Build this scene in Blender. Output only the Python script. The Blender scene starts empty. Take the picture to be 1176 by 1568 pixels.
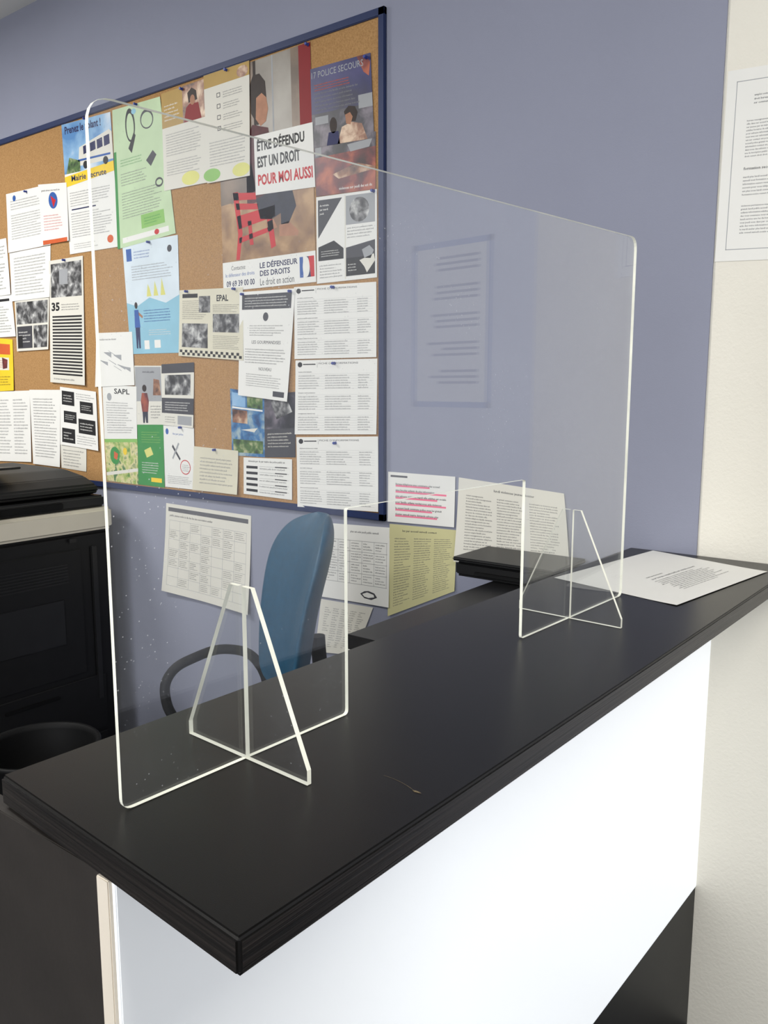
import bpy, bmesh, math, random
from mathutils import Vector, Matrix
sc=bpy.context.scene
try:
    sc.view_settings.view_transform='Standard'; sc.view_settings.look='None'
except Exception: pass
rnd=random.Random(7)
COL=bpy.context.collection
FZ=-.10     # floor level while building (everything is lifted by -FZ at the end)

# ------------------------------------------------------------------ materials
def S2L(c):
    return tuple(((v/255)/12.92 if v/255<=0.04045 else ((v/255+0.055)/1.055)**2.4) for v in c)
def newmat(name):
    m=bpy.data.materials.new(name); m.use_nodes=True
    nt=m.node_tree; b=nt.nodes['Principled BSDF']; return m,nt,b
def mat(name,rgb,rough=0.6,spec=0.4,var=0.06,scale=12.0,bump=0.0,bscale=200.0,metal=0.0,emit=0.0):
    m,nt,b=newmat(name); c=S2L(rgb)
    tc=nt.nodes.new('ShaderNodeTexCoord'); n=nt.nodes.new('ShaderNodeTexNoise'); n.inputs['Scale'].default_value=scale; n.inputs['Detail'].default_value=4
    nt.links.new(tc.outputs['Object'],n.inputs['Vector'])
    r=nt.nodes.new('ShaderNodeValToRGB')
    r.color_ramp.elements[0].position=.3; r.color_ramp.elements[1].position=.7
    r.color_ramp.elements[0].color=tuple(v*(1-var) for v in c)+(1,)
    r.color_ramp.elements[1].color=tuple(min(1,v*(1+var)) for v in c)+(1,)
    nt.links.new(n.outputs['Fac'],r.inputs['Fac']); nt.links.new(r.outputs['Color'],b.inputs['Base Color'])
    b.inputs['Roughness'].default_value=rough; b.inputs['Specular IOR Level'].default_value=spec; b.inputs['Metallic'].default_value=metal
    if emit>0:
        nt.links.new(r.outputs['Color'],b.inputs['Emission Color']); b.inputs['Emission Strength'].default_value=emit
    if bump>0:
        n2=nt.nodes.new('ShaderNodeTexNoise'); n2.inputs['Scale'].default_value=bscale; n2.inputs['Detail'].default_value=3
        nt.links.new(tc.outputs['Object'],n2.inputs['Vector'])
        bp=nt.nodes.new('ShaderNodeBump'); bp.inputs['Strength'].default_value=bump; bp.inputs['Distance'].default_value=.002
        nt.links.new(n2.outputs['Fac'],bp.inputs['Height']); nt.links.new(bp.outputs['Normal'],b.inputs['Normal'])
    return m
def photomat(name,cols,scale=18,rough=.4,detail=6):
    m,nt,b=newmat(name)
    tc=nt.nodes.new('ShaderNodeTexCoord'); n=nt.nodes.new('ShaderNodeTexNoise'); n.inputs['Scale'].default_value=scale; n.inputs['Detail'].default_value=detail; n.inputs['Distortion'].default_value=.3
    nt.links.new(tc.outputs['Object'],n.inputs['Vector'])
    r=nt.nodes.new('ShaderNodeValToRGB'); cr=r.color_ramp
    k=len(cols)
    for i,c in enumerate(cols):
        pos=.34+.32*i/(k-1)
        if i<2: e=cr.elements[i]; e.position=pos
        else: e=cr.elements.new(pos)
        e.color=S2L(c)+(1,)
    nt.links.new(n.outputs['Fac'],r.inputs['Fac']); nt.links.new(r.outputs['Color'],b.inputs['Base Color'])
    b.inputs['Roughness'].default_value=rough
    return m

M={}
M['blue_wall']=mat('blue_wall',(144,147,164),.8,.25,.02,3,.15,350)
M['cream']=mat('cream_wall',(232,228,216),.75,.3,.02,3,.55,140)
M['grey_wall']=mat('grey_wall',(178,177,175),.8,.2,.03,3,.1,200)
M['pale_wall']=mat('pale_wall',(205,208,220),.8,.2,.02,3,.1,200)
M['ceil']=mat('ceiling_white',(225,225,222),.9,.1,.02,3)
M['floor']=mat('floor_vinyl',(52,54,60),.5,.4,.15,6,.05,60)
M['W']=mat('paper_white',(234,233,228),.6,.3,.015,6)
M['W2']=mat('paper_offwhite',(222,219,208),.6,.3,.02,6)
M['CR']=mat('paper_cream',(216,211,190),.6,.3,.03,9)
M['YC']=mat('paper_yellowish',(208,203,154),.6,.3,.03,9)
M['K']=mat('ink_black',(34,34,36),.5,.3)
M['G']=mat('ink_grey',(100,100,104),.5,.3)
M['G2']=mat('ink_midgrey',(66,66,72),.5,.3)
M['LG']=mat('ink_lightgrey',(160,162,165),.5,.3)
M['TG']=mat('ink_faint_text',(128,128,130),.5,.3)
M['TAN']=mat('print_tan',(178,146,80),.5,.3)
M['YEL']=mat('print_yellow',(240,204,44),.5,.3)
M['YEL2']=mat('print_paleyellow',(218,216,124),.5,.3)
M['GRN']=mat('print_green',(52,142,66),.5,.3)
M['LGRN']=mat('print_palegreen',(192,214,174),.5,.3)
M['MGRN']=mat('print_midgreen',(136,188,96),.5,.3)
M['LB']=mat('print_lightblue',(142,192,212),.5,.3)
M['LB2']=mat('print_paleblue',(214,226,234),.5,.3)
M['BL']=mat('print_blue',(44,90,164),.5,.3)
M['BLG']=mat('print_blue_grey',(130,148,190),.5,.3)
M['SKY']=photomat('print_sky',[(80,134,190),(140,182,218),(215,225,235)],7)
M['NAVY']=mat('print_navy',(34,38,84),.5,.3)
M['NAVY2']=photomat('print_navy_gradient',[(26,26,60),(38,40,92),(62,60,112)],7)
M['RED']=mat('print_red',(196,28,36),.5,.3)
M['RED2']=mat('print_darkred',(132,24,30),.5,.3)
M['OR']=mat('print_orange',(208,94,46),.5,.3)
M['PK']=mat('highlighter_pink',(240,130,158),.5,.3)
M['SKIN']=mat('print_skin',(170,120,92),.5,.3,.15,30)
M['HAIR']=mat('print_hair',(44,32,28),.5,.3,.2,60)
M['JEAN']=mat('print_jeans',(40,44,60),.5,.3,.3,40)
M['MAR']=mat('print_maroon',(82,36,42),.5,.3,.3,30)
M['DOOR']=photomat('print_door',[(112,104,94),(136,128,118),(156,150,140)],4)
M['DOORD']=photomat('print_doorjamb',[(70,56,46),(96,78,62),(130,108,88)],6)
M['PFLOOR']=photomat('print_woodfloor',[(116,80,50),(150,112,72),(180,142,98)],12)
M['PBW']=photomat('print_bw_photo',[(26,26,28),(70,70,72),(140,140,140),(205,205,202)],30)
M['PDK']=photomat('print_dark_photo',[(22,22,30),(50,48,60),(120,112,122)],18)
M['PRED']=photomat('print_red_photo',[(50,18,26),(112,40,42),(180,92,60)],14)
M['PGRN']=photomat('print_green_photo',[(36,60,34),(84,118,58),(180,180,140)],34)
M['PSEA']=photomat('print_sea_photo',[(26,70,120),(54,116,168),(160,180,184)],26)
M['PWARM']=photomat('print_warm_photo',[(70,42,32),(150,104,78),(214,186,158)],24)
M['MAP']=photomat('print_map',[(90,140,60),(176,190,110),(222,212,160),(80,126,72)],30)
M['frame_blue']=mat('noticeboard_frame_blue',(32,46,86),.45,.4,.05,20)
M['black']=mat('black_plastic',(17,17,18),.5,.3,.1,20,.08,500)
M['black2']=mat('black_plastic_satin',(24,24,25),.42,.4,.1,20)
M['blackm']=mat('black_matte',(10,10,11),.6,.2,.1,20)
M['offw']=mat('copier_offwhite',(216,209,192),.5,.4,.02,10)
M['teal']=mat('teal_fabric_vinyl',(12,72,100),.42,.45,.12,60,.25,600)
M['pin']=mat('push_pin_blue',(50,70,150),.3,.5)
M['dwood']=mat('dark_wenge_veneer',(46,42,39),.5,.4,.2,8,.15,80)
M['edge_cream']=mat('panel_edge_cream',(226,216,200),.5,.4,.02)
M['plinth']=mat('plinth_black',(34,34,34),.5,.4,.1)
M['scuff']=mat('scuff_beige',(104,92,72),.7,.2,.5,300)
def nodes(name):
    m,nt,b=newmat(name); tc=nt.nodes.new('ShaderNodeTexCoord'); return m,nt,b,tc
m,nt,b,tc=nodes('cork'); n=nt.nodes.new('ShaderNodeTexNoise'); n.inputs['Scale'].default_value=260; n.inputs['Detail'].default_value=5
nt.links.new(tc.outputs['Object'],n.inputs['Vector']); r=nt.nodes.new('ShaderNodeValToRGB')
r.color_ramp.elements[0].position=.3; r.color_ramp.elements[0].color=S2L((158,120,78))+(1,); r.color_ramp.elements[1].position=.7; r.color_ramp.elements[1].color=S2L((186,146,99))+(1,)
nt.links.new(n.outputs['Fac'],r.inputs['Fac']); nt.links.new(r.outputs['Color'],b.inputs['Base Color']); b.inputs['Roughness'].default_value=.9; b.inputs['Specular IOR Level'].default_value=.1
M['cork']=m
# smooth black laminate, very subtle tone variation
m,nt,b,tc=nodes('black_laminate'); n=nt.nodes.new('ShaderNodeTexNoise'); n.inputs['Scale'].default_value=5; n.inputs['Detail'].default_value=2
nt.links.new(tc.outputs['Object'],n.inputs['Vector']); r=nt.nodes.new('ShaderNodeValToRGB')
r.color_ramp.elements[0].position=.3; r.color_ramp.elements[0].color=S2L((18,17,17))+(1,); r.color_ramp.elements[1].position=.7; r.color_ramp.elements[1].color=S2L((21,20,19))+(1,)
nt.links.new(n.outputs['Fac'],r.inputs['Fac']); nt.links.new(r.outputs['Color'],b.inputs['Base Color'])
b.inputs['Roughness'].default_value=.30; b.inputs['Specular IOR Level'].default_value=.26
n2=nt.nodes.new('ShaderNodeTexNoise'); n2.inputs['Scale'].default_value=1200; nt.links.new(tc.outputs['Object'],n2.inputs['Vector'])
bp=nt.nodes.new('ShaderNodeBump'); bp.inputs['Strength'].default_value=.08; bp.inputs['Distance'].default_value=.001; nt.links.new(n2.outputs['Fac'],bp.inputs['Height']); nt.links.new(bp.outputs['Normal'],b.inputs['Normal'])
M['lam']=m
m,nt,b,tc=nodes('black_grained_edge'); mp=nt.nodes.new('ShaderNodeMapping'); mp.inputs['Scale'].default_value=(3,3,260)
n=nt.nodes.new('ShaderNodeTexNoise'); n.inputs['Scale'].default_value=1.5; n.inputs['Detail'].default_value=5
nt.links.new(tc.outputs['Object'],mp.inputs['Vector']); nt.links.new(mp.outputs['Vector'],n.inputs['Vector']); r=nt.nodes.new('ShaderNodeValToRGB')
r.color_ramp.elements[0].position=.35; r.color_ramp.elements[0].color=S2L((14,13,12))+(1,); r.color_ramp.elements[1].position=.7; r.color_ramp.elements[1].color=S2L((42,37,34))+(1,)
nt.links.new(n.outputs['Fac'],r.inputs['Fac']); nt.links.new(r.outputs['Color'],b.inputs['Base Color']); b.inputs['Roughness'].default_value=.35; b.inputs['Specular IOR Level'].default_value=.35
bp=nt.nodes.new('ShaderNodeBump'); bp.inputs['Strength'].default_value=.5; bp.inputs['Distance'].default_value=.002; nt.links.new(n.outputs['Fac'],bp.inputs['Height']); nt.links.new(bp.outputs['Normal'],b.inputs['Normal'])
M['lamedge']=m
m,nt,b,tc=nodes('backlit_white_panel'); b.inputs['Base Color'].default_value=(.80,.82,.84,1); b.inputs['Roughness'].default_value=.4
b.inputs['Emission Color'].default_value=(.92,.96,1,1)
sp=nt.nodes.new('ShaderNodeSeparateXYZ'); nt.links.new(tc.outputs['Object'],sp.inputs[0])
mr=nt.nodes.new('ShaderNodeMapRange'); mr.inputs['From Min'].default_value=.35; mr.inputs['From Max'].default_value=.95; mr.inputs['To Min'].default_value=.26; mr.inputs['To Max'].default_value=.58  # falloff put into the panel's glow by position, dimmer towards the near end
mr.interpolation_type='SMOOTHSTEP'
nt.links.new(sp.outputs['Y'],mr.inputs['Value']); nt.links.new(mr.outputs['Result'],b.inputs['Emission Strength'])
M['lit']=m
m=bpy.data.materials.new('clear_acrylic'); m.use_nodes=True; nt=m.node_tree; nt.nodes.clear()
out=nt.nodes.new('ShaderNodeOutputMaterial'); tr=nt.nodes.new('ShaderNodeBsdfTransparent'); tr.inputs[0].default_value=(.985,.99,.99,1)
gl=nt.nodes.new('ShaderNodeBsdfGlossy'); gl.inputs['Roughness'].default_value=.0; gl.inputs[0].default_value=(1,1,1,1)
lw=nt.nodes.new('ShaderNodeLayerWeight'); lw.inputs[0].default_value=.5
pw=nt.nodes.new('ShaderNodeMath'); pw.operation='POWER'; pw.inputs[1].default_value=5
mu=nt.nodes.new('ShaderNodeMath'); mu.operation='MULTIPLY_ADD'; mu.inputs[1].default_value=.96; mu.inputs[2].default_value=.04
nt.links.new(lw.outputs['Facing'],pw.inputs[0]); nt.links.new(pw.outputs[0],mu.inputs[0])
mx=nt.nodes.new('ShaderNodeMixShader'); nt.links.new(mu.outputs[0],mx.inputs[0]); nt.links.new(tr.outputs[0],mx.inputs[1]); nt.links.new(gl.outputs[0],mx.inputs[2])
df=nt.nodes.new('ShaderNodeBsdfDiffuse'); df.inputs[0].default_value=(.8,.82,.86,1)
tc=nt.nodes.new('ShaderNodeTexCoord')
n=nt.nodes.new('ShaderNodeTexVoronoi'); n.inputs['Scale'].default_value=130; nt.links.new(tc.outputs['Object'],n.inputs['Vector'])
rp=nt.nodes.new('ShaderNodeValToRGB'); rp.color_ramp.elements[0].position=.05; rp.color_ramp.elements[0].color=(.6,.6,.6,1); rp.color_ramp.elements[1].position=.12; rp.color_ramp.elements[1].color=(0,0,0,1)
nt.links.new(n.outputs['Distance'],rp.inputs['Fac'])
n3=nt.nodes.new('ShaderNodeTexNoise'); n3.inputs['Scale'].default_value=7; n3.inputs['Detail'].default_value=4; nt.links.new(tc.outputs['Object'],n3.inputs['Vector'])
r3=nt.nodes.new('ShaderNodeValToRGB'); r3.color_ramp.elements[0].position=.50; r3.color_ramp.elements[1].position=.70; nt.links.new(n3.outputs['Fac'],r3.inputs['Fac'])
mm=nt.nodes.new('ShaderNodeMath'); mm.operation='MULTIPLY'; nt.links.new(rp.outputs['Color'],mm.inputs[0]); nt.links.new(r3.outputs['Color'],mm.inputs[1])
m4=nt.nodes.new('ShaderNodeMath'); m4.operation='MULTIPLY_ADD'; m4.inputs[1].default_value=.012; m4.inputs[2].default_value=.006; nt.links.new(r3.outputs['Color'],m4.inputs[0])
ma=nt.nodes.new('ShaderNodeMath'); ma.operation='ADD'; nt.links.new(mm.outputs[0],ma.inputs[0]); nt.links.new(m4.outputs[0],ma.inputs[1])
mx2=nt.nodes.new('ShaderNodeMixShader'); nt.links.new(ma.outputs[0],mx2.inputs[0]); nt.links.new(mx.outputs[0],mx2.inputs[1]); nt.links.new(df.outputs[0],mx2.inputs[2]); nt.links.new(mx2.outputs[0],out.inputs[0])
M['acr']=m
M['acre']=mat('acrylic_edge_glow',(232,232,218),.25,.6,.12,14,emit=.20)  # cut edges given a faint emission, standing in for light gathered in the sheet

# ------------------------------------------------------------------ mesh helpers
def obj(name,me,parent=None,mats=()):
    o=bpy.data.objects.new(name,me); COL.objects.link(o)
    for k in mats: me.materials.append(M[k])
    if parent: o.parent=parent
    return o
def empty(name,loc=(0,0,0)):
    o=bpy.data.objects.new(name,None); o.location=loc; COL.objects.link(o); o.empty_display_size=.1; return o
def prism(name,poly,z0,z1,mats,parent=None,bevel=0,side=None,axis='z',seg=2):
    bm=bmesh.new()
    def P(a,b,h):
        return {'z':(a,b,h),'y':(a,h,b),'x':(h,a,b)}[axis]
    lo=[bm.verts.new(P(a,b,z0)) for a,b in poly]; hi=[bm.verts.new(P(a,b,z1)) for a,b in poly]
    n=len(poly)
    bm.faces.new(lo[::-1]); bm.faces.new(hi)
    sf=[]
    for i in range(n):
        f=bm.faces.new((lo[i],lo[(i+1)%n],hi[(i+1)%n],hi[i])); sf.append(f)
    if side is not None:
        for f in sf: f.material_index=side
    bmesh.ops.recalc_face_normals(bm,faces=bm.faces[:])
    if bevel>0: bmesh.ops.bevel(bm,geom=bm.edges[:],offset=bevel,segments=seg,affect='EDGES',clamp_overlap=True)
    me=bpy.data.meshes.new(name); bm.to_mesh(me); bm.free()
    return obj(name,me,parent,mats)
def box(name,x0,x1,y0,y1,z0,z1,m,parent=None,bevel=0,seg=2):
    return prism(name,[(x0,y0),(x1,y0),(x1,y1),(x0,y1)],z0,z1,(m,),parent,bevel,seg=seg)
def smooth(o):
    for p in o.data.polygons: p.use_smooth=True
def tube(name,pts,r,m,parent=None,cyc=False,res=6):
    cu=bpy.data.curves.new(name,'CURVE'); cu.dimensions='3D'; cu.bevel_depth=r; cu.bevel_resolution=4; cu.resolution_u=res; cu.use_fill_caps=True
    sp=cu.splines.new('BEZIER'); sp.bezier_points.add(len(pts)-1)
    for p,q in zip(sp.bezier_points,pts): p.co=q; p.handle_left_type=p.handle_right_type='AUTO'
    sp.use_cyclic_u=cyc
    o=bpy.data.objects.new(name,cu); COL.objects.link(o); cu.materials.append(M[m])
    if parent: o.parent=parent
    return o
def lathe(name,prof,m,parent=None,loc=(0,0,0),n=40):
    bm=bmesh.new(); rings=[]
    for r,z in prof:
        rings.append([bm.verts.new((max(r,1e-4)*math.cos(2*math.pi*i/n),max(r,1e-4)*math.sin(2*math.pi*i/n),z)) for i in range(n)])
    for a,b_ in zip(rings,rings[1:]):
        for i in range(n): bm.faces.new((a[i],a[(i+1)%n],b_[(i+1)%n],b_[i]))
    bmesh.ops.recalc_face_normals(bm,faces=bm.faces[:])
    me=bpy.data.meshes.new(name); bm.to_mesh(me); bm.free(); o=obj(name,me,parent,(m,)); o.location=loc; smooth(o); return o

# ------------------------------------------------------------------ room shell
YW=1.947
XL,XR,YF,H=-4.7,2.3,-3.2,2.98
box('floor',XL,XR,YF,YW,FZ-.1,FZ,'floor')
box('ceiling',XL,XR,YF,YW,H,H+.1,'ceil')
box('wall_back',XL-.1,-.568,YW,YW+.1,FZ,H,'blue_wall')
prism('wall_pillar',[(-.568,YW+.1),(-.568,YW+.004),(-.562,YW),(-.04,YW),(-.03,YW+.012),(-.03,YW+.1)],FZ,H,('cream',))
box('wall_back_right',-.03,XR,YW+.012,YW+.1,FZ,H,'pale_wall')
box('wall_left',XL-.1,XL,YF,YW,FZ,H,'grey_wall')
box('wall_right',XR,XR+.1,YF,YW+.1,FZ,H,'grey_wall')
def merged_boxes(name,bl,m):
    bm=bmesh.new()
    for (x0,x1,y0,y1,z0,z1) in bl:
        g=bmesh.ops.create_cube(bm,size=1)['verts']
        for v in g: v.co=Vector((x0+(v.co.x+.5)*(x1-x0),y0+(v.co.y+.5)*(y1-y0),z0+(v.co.z+.5)*(z1-z0)))
    me=bpy.data.meshes.new(name); bm.to_mesh(me); bm.free(); return obj(name,me,None,(m,))
wx0,wx1,wz0,wz1=-1.9,1.7,.9,2.6
merged_boxes('wall_front',[(XL-.1,wx0,YF-.1,YF,FZ,H),(wx1,XR+.1,YF-.1,YF,FZ,H),(wx0,wx1,YF-.1,YF,FZ,wz0),(wx0,wx1,YF-.1,YF,wz1,H)],'grey_wall')
merged_boxes('window_1',[(wx0,wx1,YF-.07,YF-.03,wz0,wz0+.05),(wx0,wx1,YF-.07,YF-.03,wz1-.05,wz1)]+[(x,x+.05,YF-.07,YF-.03,wz0,wz1) for x in (wx0,-.7,.5,wx1-.05)],'W')
box('baseboard_back',XL,-1.02,YW-.012,YW,FZ,FZ+.08,'blackm')

# ------------------------------------------------------------------ sheets (paper on walls)
VOC="le la les de des du un une pour avec dans vous votre nous service mairie accueil emploi droit information contact public enfants famille formation inscription ouvert lundi mardi jeudi samedi horaires rendez-vous dossier gratuit aide sociale violences police secours bureau ville commune association atelier demande retraite permanence conseil jeunes adultes sur par est sont plus tout renseignements téléphone adresse".split()
WC={}
def word(w):
    if w in WC: return WC[w]
    cu=bpy.data.curves.new('tmp','FONT'); cu.body=w; cu.size=1; cu.resolution_u=1; cu.offset=.014
    o=bpy.data.objects.new('tmp',cu); COL.objects.link(o)
    me=bpy.data.meshes.new_from_object(o)
    vs=[(v.co.x/.7,v.co.y/.7) for v in me.vertices]; fs=[tuple(p.vertices) for p in me.polygons]
    wd=max(v[0] for v in vs)
    bpy.data.objects.remove(o); bpy.data.meshes.remove(me); bpy.data.curves.remove(cu)
    WC[w]=(vs,fs,wd); return WC[w]
class Sheet:
    def __init__(s,name,c,order=0,base='W',tilt=0.0,curl=0.0,Y0=1.9405,fn=None):
        s.name=name; s.c=[(c[i]/1000.,c[i+1]/1000.) for i in (0,2,4,6)]
        s.wd=(Vector(s.c[1])-Vector(s.c[0])).length; s.ht=(Vector(s.c[3])-Vector(s.c[0])).length
        s.y=Y0-.0006*order; s.tilt=tilt; s.curl=curl; s.v=[]; s.f=[]; s.mi=[]; s.mats=[]; s.fn=fn
        n=10
        for i in range(n):
            for j in range(n): s.quad(i/n,j/n,(i+1)/n,(j+1)/n,base,0)
    def P(s,u,t,l):
        (ax,az),(bx,bz),(cx,cz),(dx,dz)=s.c
        x=(ax*(1-u)+bx*u)*(1-t)+(dx*(1-u)+cx*u)*t; z=(az*(1-u)+bz*u)*(1-t)+(dz*(1-u)+cz*u)*t
        y=s.y-l*.0001-s.tilt*t-s.curl*(t**2)*(.4+.6*abs(2*u-1)**1.5)
        return s.fn(x,y,z,u,t,l) if s.fn else (x,y,z)
    def m(s,k):
        if k not in s.mats: s.mats.append(k)
        return s.mats.index(k)
    def quad(s,u0,t0,u1,t1,k,l=1):
        i=len(s.v); s.v+= [s.P(u0,t0,l),s.P(u0,t1,l),s.P(u1,t1,l),s.P(u1,t0,l)]; s.f.append((i,i+1,i+2,i+3)); s.mi.append(s.m(k))
    def r(s,u0,t0,u1,t1,k,l=1):
        n=5 if (s.curl>0 and (u1-u0>.3 or t1-t0>.3)) else 1
        for i in range(n):
            for j in range(n): s.quad(u0+(u1-u0)*i/n,t0+(t1-t0)*j/n,u0+(u1-u0)*(i+1)/n,t0+(t1-t0)*(j+1)/n,k,l)
        return s
    def poly(s,pts,k,l=2):
        i=len(s.v); s.v+=[s.P(u,t,l) for u,t in pts]; s.f.append(tuple(range(i,i+len(pts)))); s.mi.append(s.m(k)); return s
    def ell(s,u,t,ru,rt,k,l=2,n=20):
        return s.poly([(u+ru*math.cos(2*math.pi*a/n),t+rt*math.sin(2*math.pi*a/n)) for a in range(n)],k,l)
    def frame(s,u0,t0,u1,t1,w,k,l=1,a=1.0):
        s.r(u0,t0,u1,t0+w,k,l); s.r(u0,t1-w,u1,t1,k,l); s.r(u0,t0,u0+w*a,t1,k,l); s.r(u1-w*a,t0,u1,t1,k,l); return s
    def words(s,u0,t0,u1,t1,n,k='G2',l=1,th=.5,ws=.07,rag=.35,ind=0):
        if k=='LG': k='TG'
        n=max(1,int(round(n*1.3))) if n>1 else 1
        dt=(t1-t0)/n; ph=dt*th*s.ht
        if ph>.0075: th=.0075/(dt*s.ht); ph=.0075
        us=ph/s.wd
        for i in range(n):
            end=u1-(u1-u0)*rag*rnd.random()*(1 if rnd.random()<.5 else .15); u=u0+ind*rnd.random(); base=t0+dt*(i+.75)
            ts=dt*th; kk=0
            while u<end and kk<30:
                kk+=1
                vs,fs,wd=word(rnd.choice(VOC)); w=wd*us
                if u+w>u1: break
                j=len(s.v)
                for a,b in vs: s.v.append(s.P(u+a*us,base-b*ts,l))
                mi=s.m(k)
                for f in fs: s.f.append(tuple(j+q for q in f)); s.mi.append(mi)
                u+=w+.4*us
        return s
    def text(s,body,u0,t0,u1,t1,k='K',l=3,bold=.0):
        cu=bpy.data.curves.new('tmp','FONT'); cu.body=body; cu.size=1; cu.offset=bold; cu.resolution_u=2
        o=bpy.data.objects.new('tmp',cu); COL.objects.link(o)
        me=bpy.data.meshes.new_from_object(o)
        xs=[v.co.x for v in me.vertices]; ys=[v.co.y for v in me.vertices]
        if xs:
            xa,xb,ya,yb=min(xs),max(xs),min(ys),max(ys); i=len(s.v)
            for v in me.vertices: s.v.append(s.P(u0+(u1-u0)*(v.co.x-xa)/(xb-xa),t1-(t1-t0)*(v.co.y-ya)/(yb-ya),l))
            for p in me.polygons: s.f.append(tuple(i+q for q in p.vertices)); s.mi.append(s.m(k))
        bpy.data.objects.remove(o); bpy.data.meshes.remove(me); bpy.data.curves.remove(cu); return s
    def done(s,parent=None):
        me=bpy.data.meshes.new(s.name); me.from_pydata(s.v,[],s.f)
        for p,mi in zip(me.polygons,s.mi): p.material_index=mi
        return obj(s.name,me,parent,s.mats)
pins=[]
def pin(x,z): pins.append((x/1000.,z/1000.))

# noticeboard
nb=empty('noticeboard')
bx0,bx1,bz0,bz1=-4.02,-1.475,1.092,2.518
box('cork_panel',bx0+.02,bx1-.02,1.941,YW,bz0+.02,bz1-.02,'cork',nb)
fw=.022
box('frame_top',bx0,bx1,1.934,YW,bz1-fw,bz1,'frame_blue',nb,.002)
box('frame_bottom',bx0,bx1,1.934,YW,bz0,bz0+fw,'frame_blue',nb,.002)
box('frame_right',bx1-fw,bx1,1.934,YW,bz0,bz1,'frame_blue',nb,.002)
box('frame_left',bx0,bx0+fw,1.934,YW,bz0,bz1,'frame_blue',nb,.002)

s=Sheet('rights_poster',(-2156,2490,-1752,2492,-1739,1806,-2156,1805),2,'DOOR')
s.r(0,0,.40,.62,'DOORD',1).r(.40,0,.43,.62,'HAIR',1).r(.60,0,.615,.6,'LG',1).r(.88,0,1,.66,'RED2',1).r(.80,0,.88,.62,'DOORD',1)
s.poly([(0,.6),(1,.56),(1,.865),(0,.865)],'PFLOOR',2)
s.poly([(.36,.10),(.40,.06),(.47,.06),(.53,.10),(.54,.17),(.52,.24),(.44,.28),(.37,.22)],'HAIR',3); s.poly([(.43,.16),(.49,.145),(.54,.17),(.555,.22),(.53,.27),(.47,.285),(.42,.25)],'SKIN',4)
s.poly([(.30,.34),(.38,.27),(.55,.30),(.60,.45),(.60,.60),(.30,.62)],'MAR',3)
s.poly([(.10,.50),(.20,.46),(.36,.44),(.40,.56),(.12,.60)],'DOORD',3)
s.poly([(.40,.60),(.60,.57),(.78,.58),(.82,.66),(.74,.73),(.66,.73),(.66,.68),(.56,.70),(.44,.69)],'JEAN',4)
s.poly([(.64,.73),(.74,.72),(.84,.77),(.83,.79),(.64,.78)],'SKIN',4)
s.poly([(.50,.71),(.58,.70),(.62,.74),(.52,.75)],'SKIN',4)
for q in ([(.14,.55),(.20,.55),(.24,.74),(.20,.86),(.16,.86),(.19,.74)],[(.18,.66),(.60,.64),(.60,.69),(.20,.72)],[(.50,.66),(.56,.66),(.60,.82),(.55,.83)],[(.14,.55),(.40,.57),(.40,.60),(.15,.585)],[(.30,.69),(.34,.69),(.36,.80),(.32,.80)],[(.20,.76),(.56,.73),(.56,.75),(.20,.785)],[(.17,.60),(.42,.62),(.42,.645),(.18,.63)]):
    s.poly(q,'RED',4)
s.r(0,.865,1,1,'W',3)
s.text("Contactez",.10,.885,.26,.905,'G2',4); s.text("le défenseur des droits",.03,.918,.36,.935,'BL',4)
s.text("09 69 39 00 00",.04,.953,.36,.982,'NAVY',4,.02)
s.text("LE DÉFENSEUR",.42,.880,.82,.912,'NAVY',4,.025); s.text("DES DROITS",.42,.922,.74,.948,'NAVY',4,.025); s.text("Le droit en action",.42,.958,.78,.99,'G2',4)
s.r(.84,.885,.875,.975,'BL',4).r(.875,.885,.90,.975,'W',4).r(.90,.885,.985,.975,'NAVY',4); s.ell(.905,.93,.035,.045,'W',5); s.poly([(.93,.885),(.985,.885),(.985,.975),(.95,.975)],'RED',5)
s.done(); pin(-1760,2485)
s=Sheet('rights_slogan_sheet',(-1994,2270,-1745,2267,-1737,2082,-1991,2092),5,'W')
s.text("ÊTRE DÉFENDU",.05,.06,.86,.27,'K',1,.035); s.text("EST UN DROIT",.05,.36,.78,.55,'K',1,.035); s.text("POUR MOI AUSSI",.05,.66,.97,.85,'RED',1,.035)
s.done()
s=Sheet('police_poster',(-1752,2415,-1526,2410,-1513,2183,-1746,2194),4,'NAVY2')
s.poly([(.78,.0),(.9,0),(.99,.10),(.96,.26),(.88,.2)],'PRED',2)
s.text("17 POLICE SECOURS",.02,.05,.88,.13,'LG',3,.005)
s.words(.06,.20,.70,.30,2,'OR',2); s.words(.06,.30,.80,.56,4,'LG',2)
s.r(0,.58,1,1,'PDK',1); s.r(.06,.62,.28,.72,'LG',2).r(.78,.46,1,.62,'LG',2); s.ell(.36,.76,.06,.10,'HAIR',3); s.poly([(.54,.62),(.62,.56),(.72,.58),(.76,.66),(.72,.76),(.58,.74)],'HAIR',3); s.poly([(.56,.66),(.64,.64),(.68,.70),(.64,.79),(.57,.77)],'SKIN',4)
s.poly([(.5,.80),(.66,.76),(.82,.80),(.9,1),(.42,1)],'PWARM',3); s.poly([(.28,.84),(.44,.84),(.46,1),(.24,1)],'NAVY',3)
s.done(); pin(-1540,2400)
s=Sheet('red_photo_poster',(-1741,2200,-1508,2200,-1509,2045,-1735,2054),3,'PRED')
s.r(0,0,1,.25,'PDK',1); s.r(.02,.06,.12,.22,'LG',2); s.poly([(.3,.62),(.7,.48),(1,.60),(1,.64),(.4,.72)],'PWARM',2); s.words(.4,.84,.95,.96,1,'W',2); s.poly([(.55,.12),(.95,.10),(.9,.24),(.6,.26)],'LG',2)
s.done()
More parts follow.
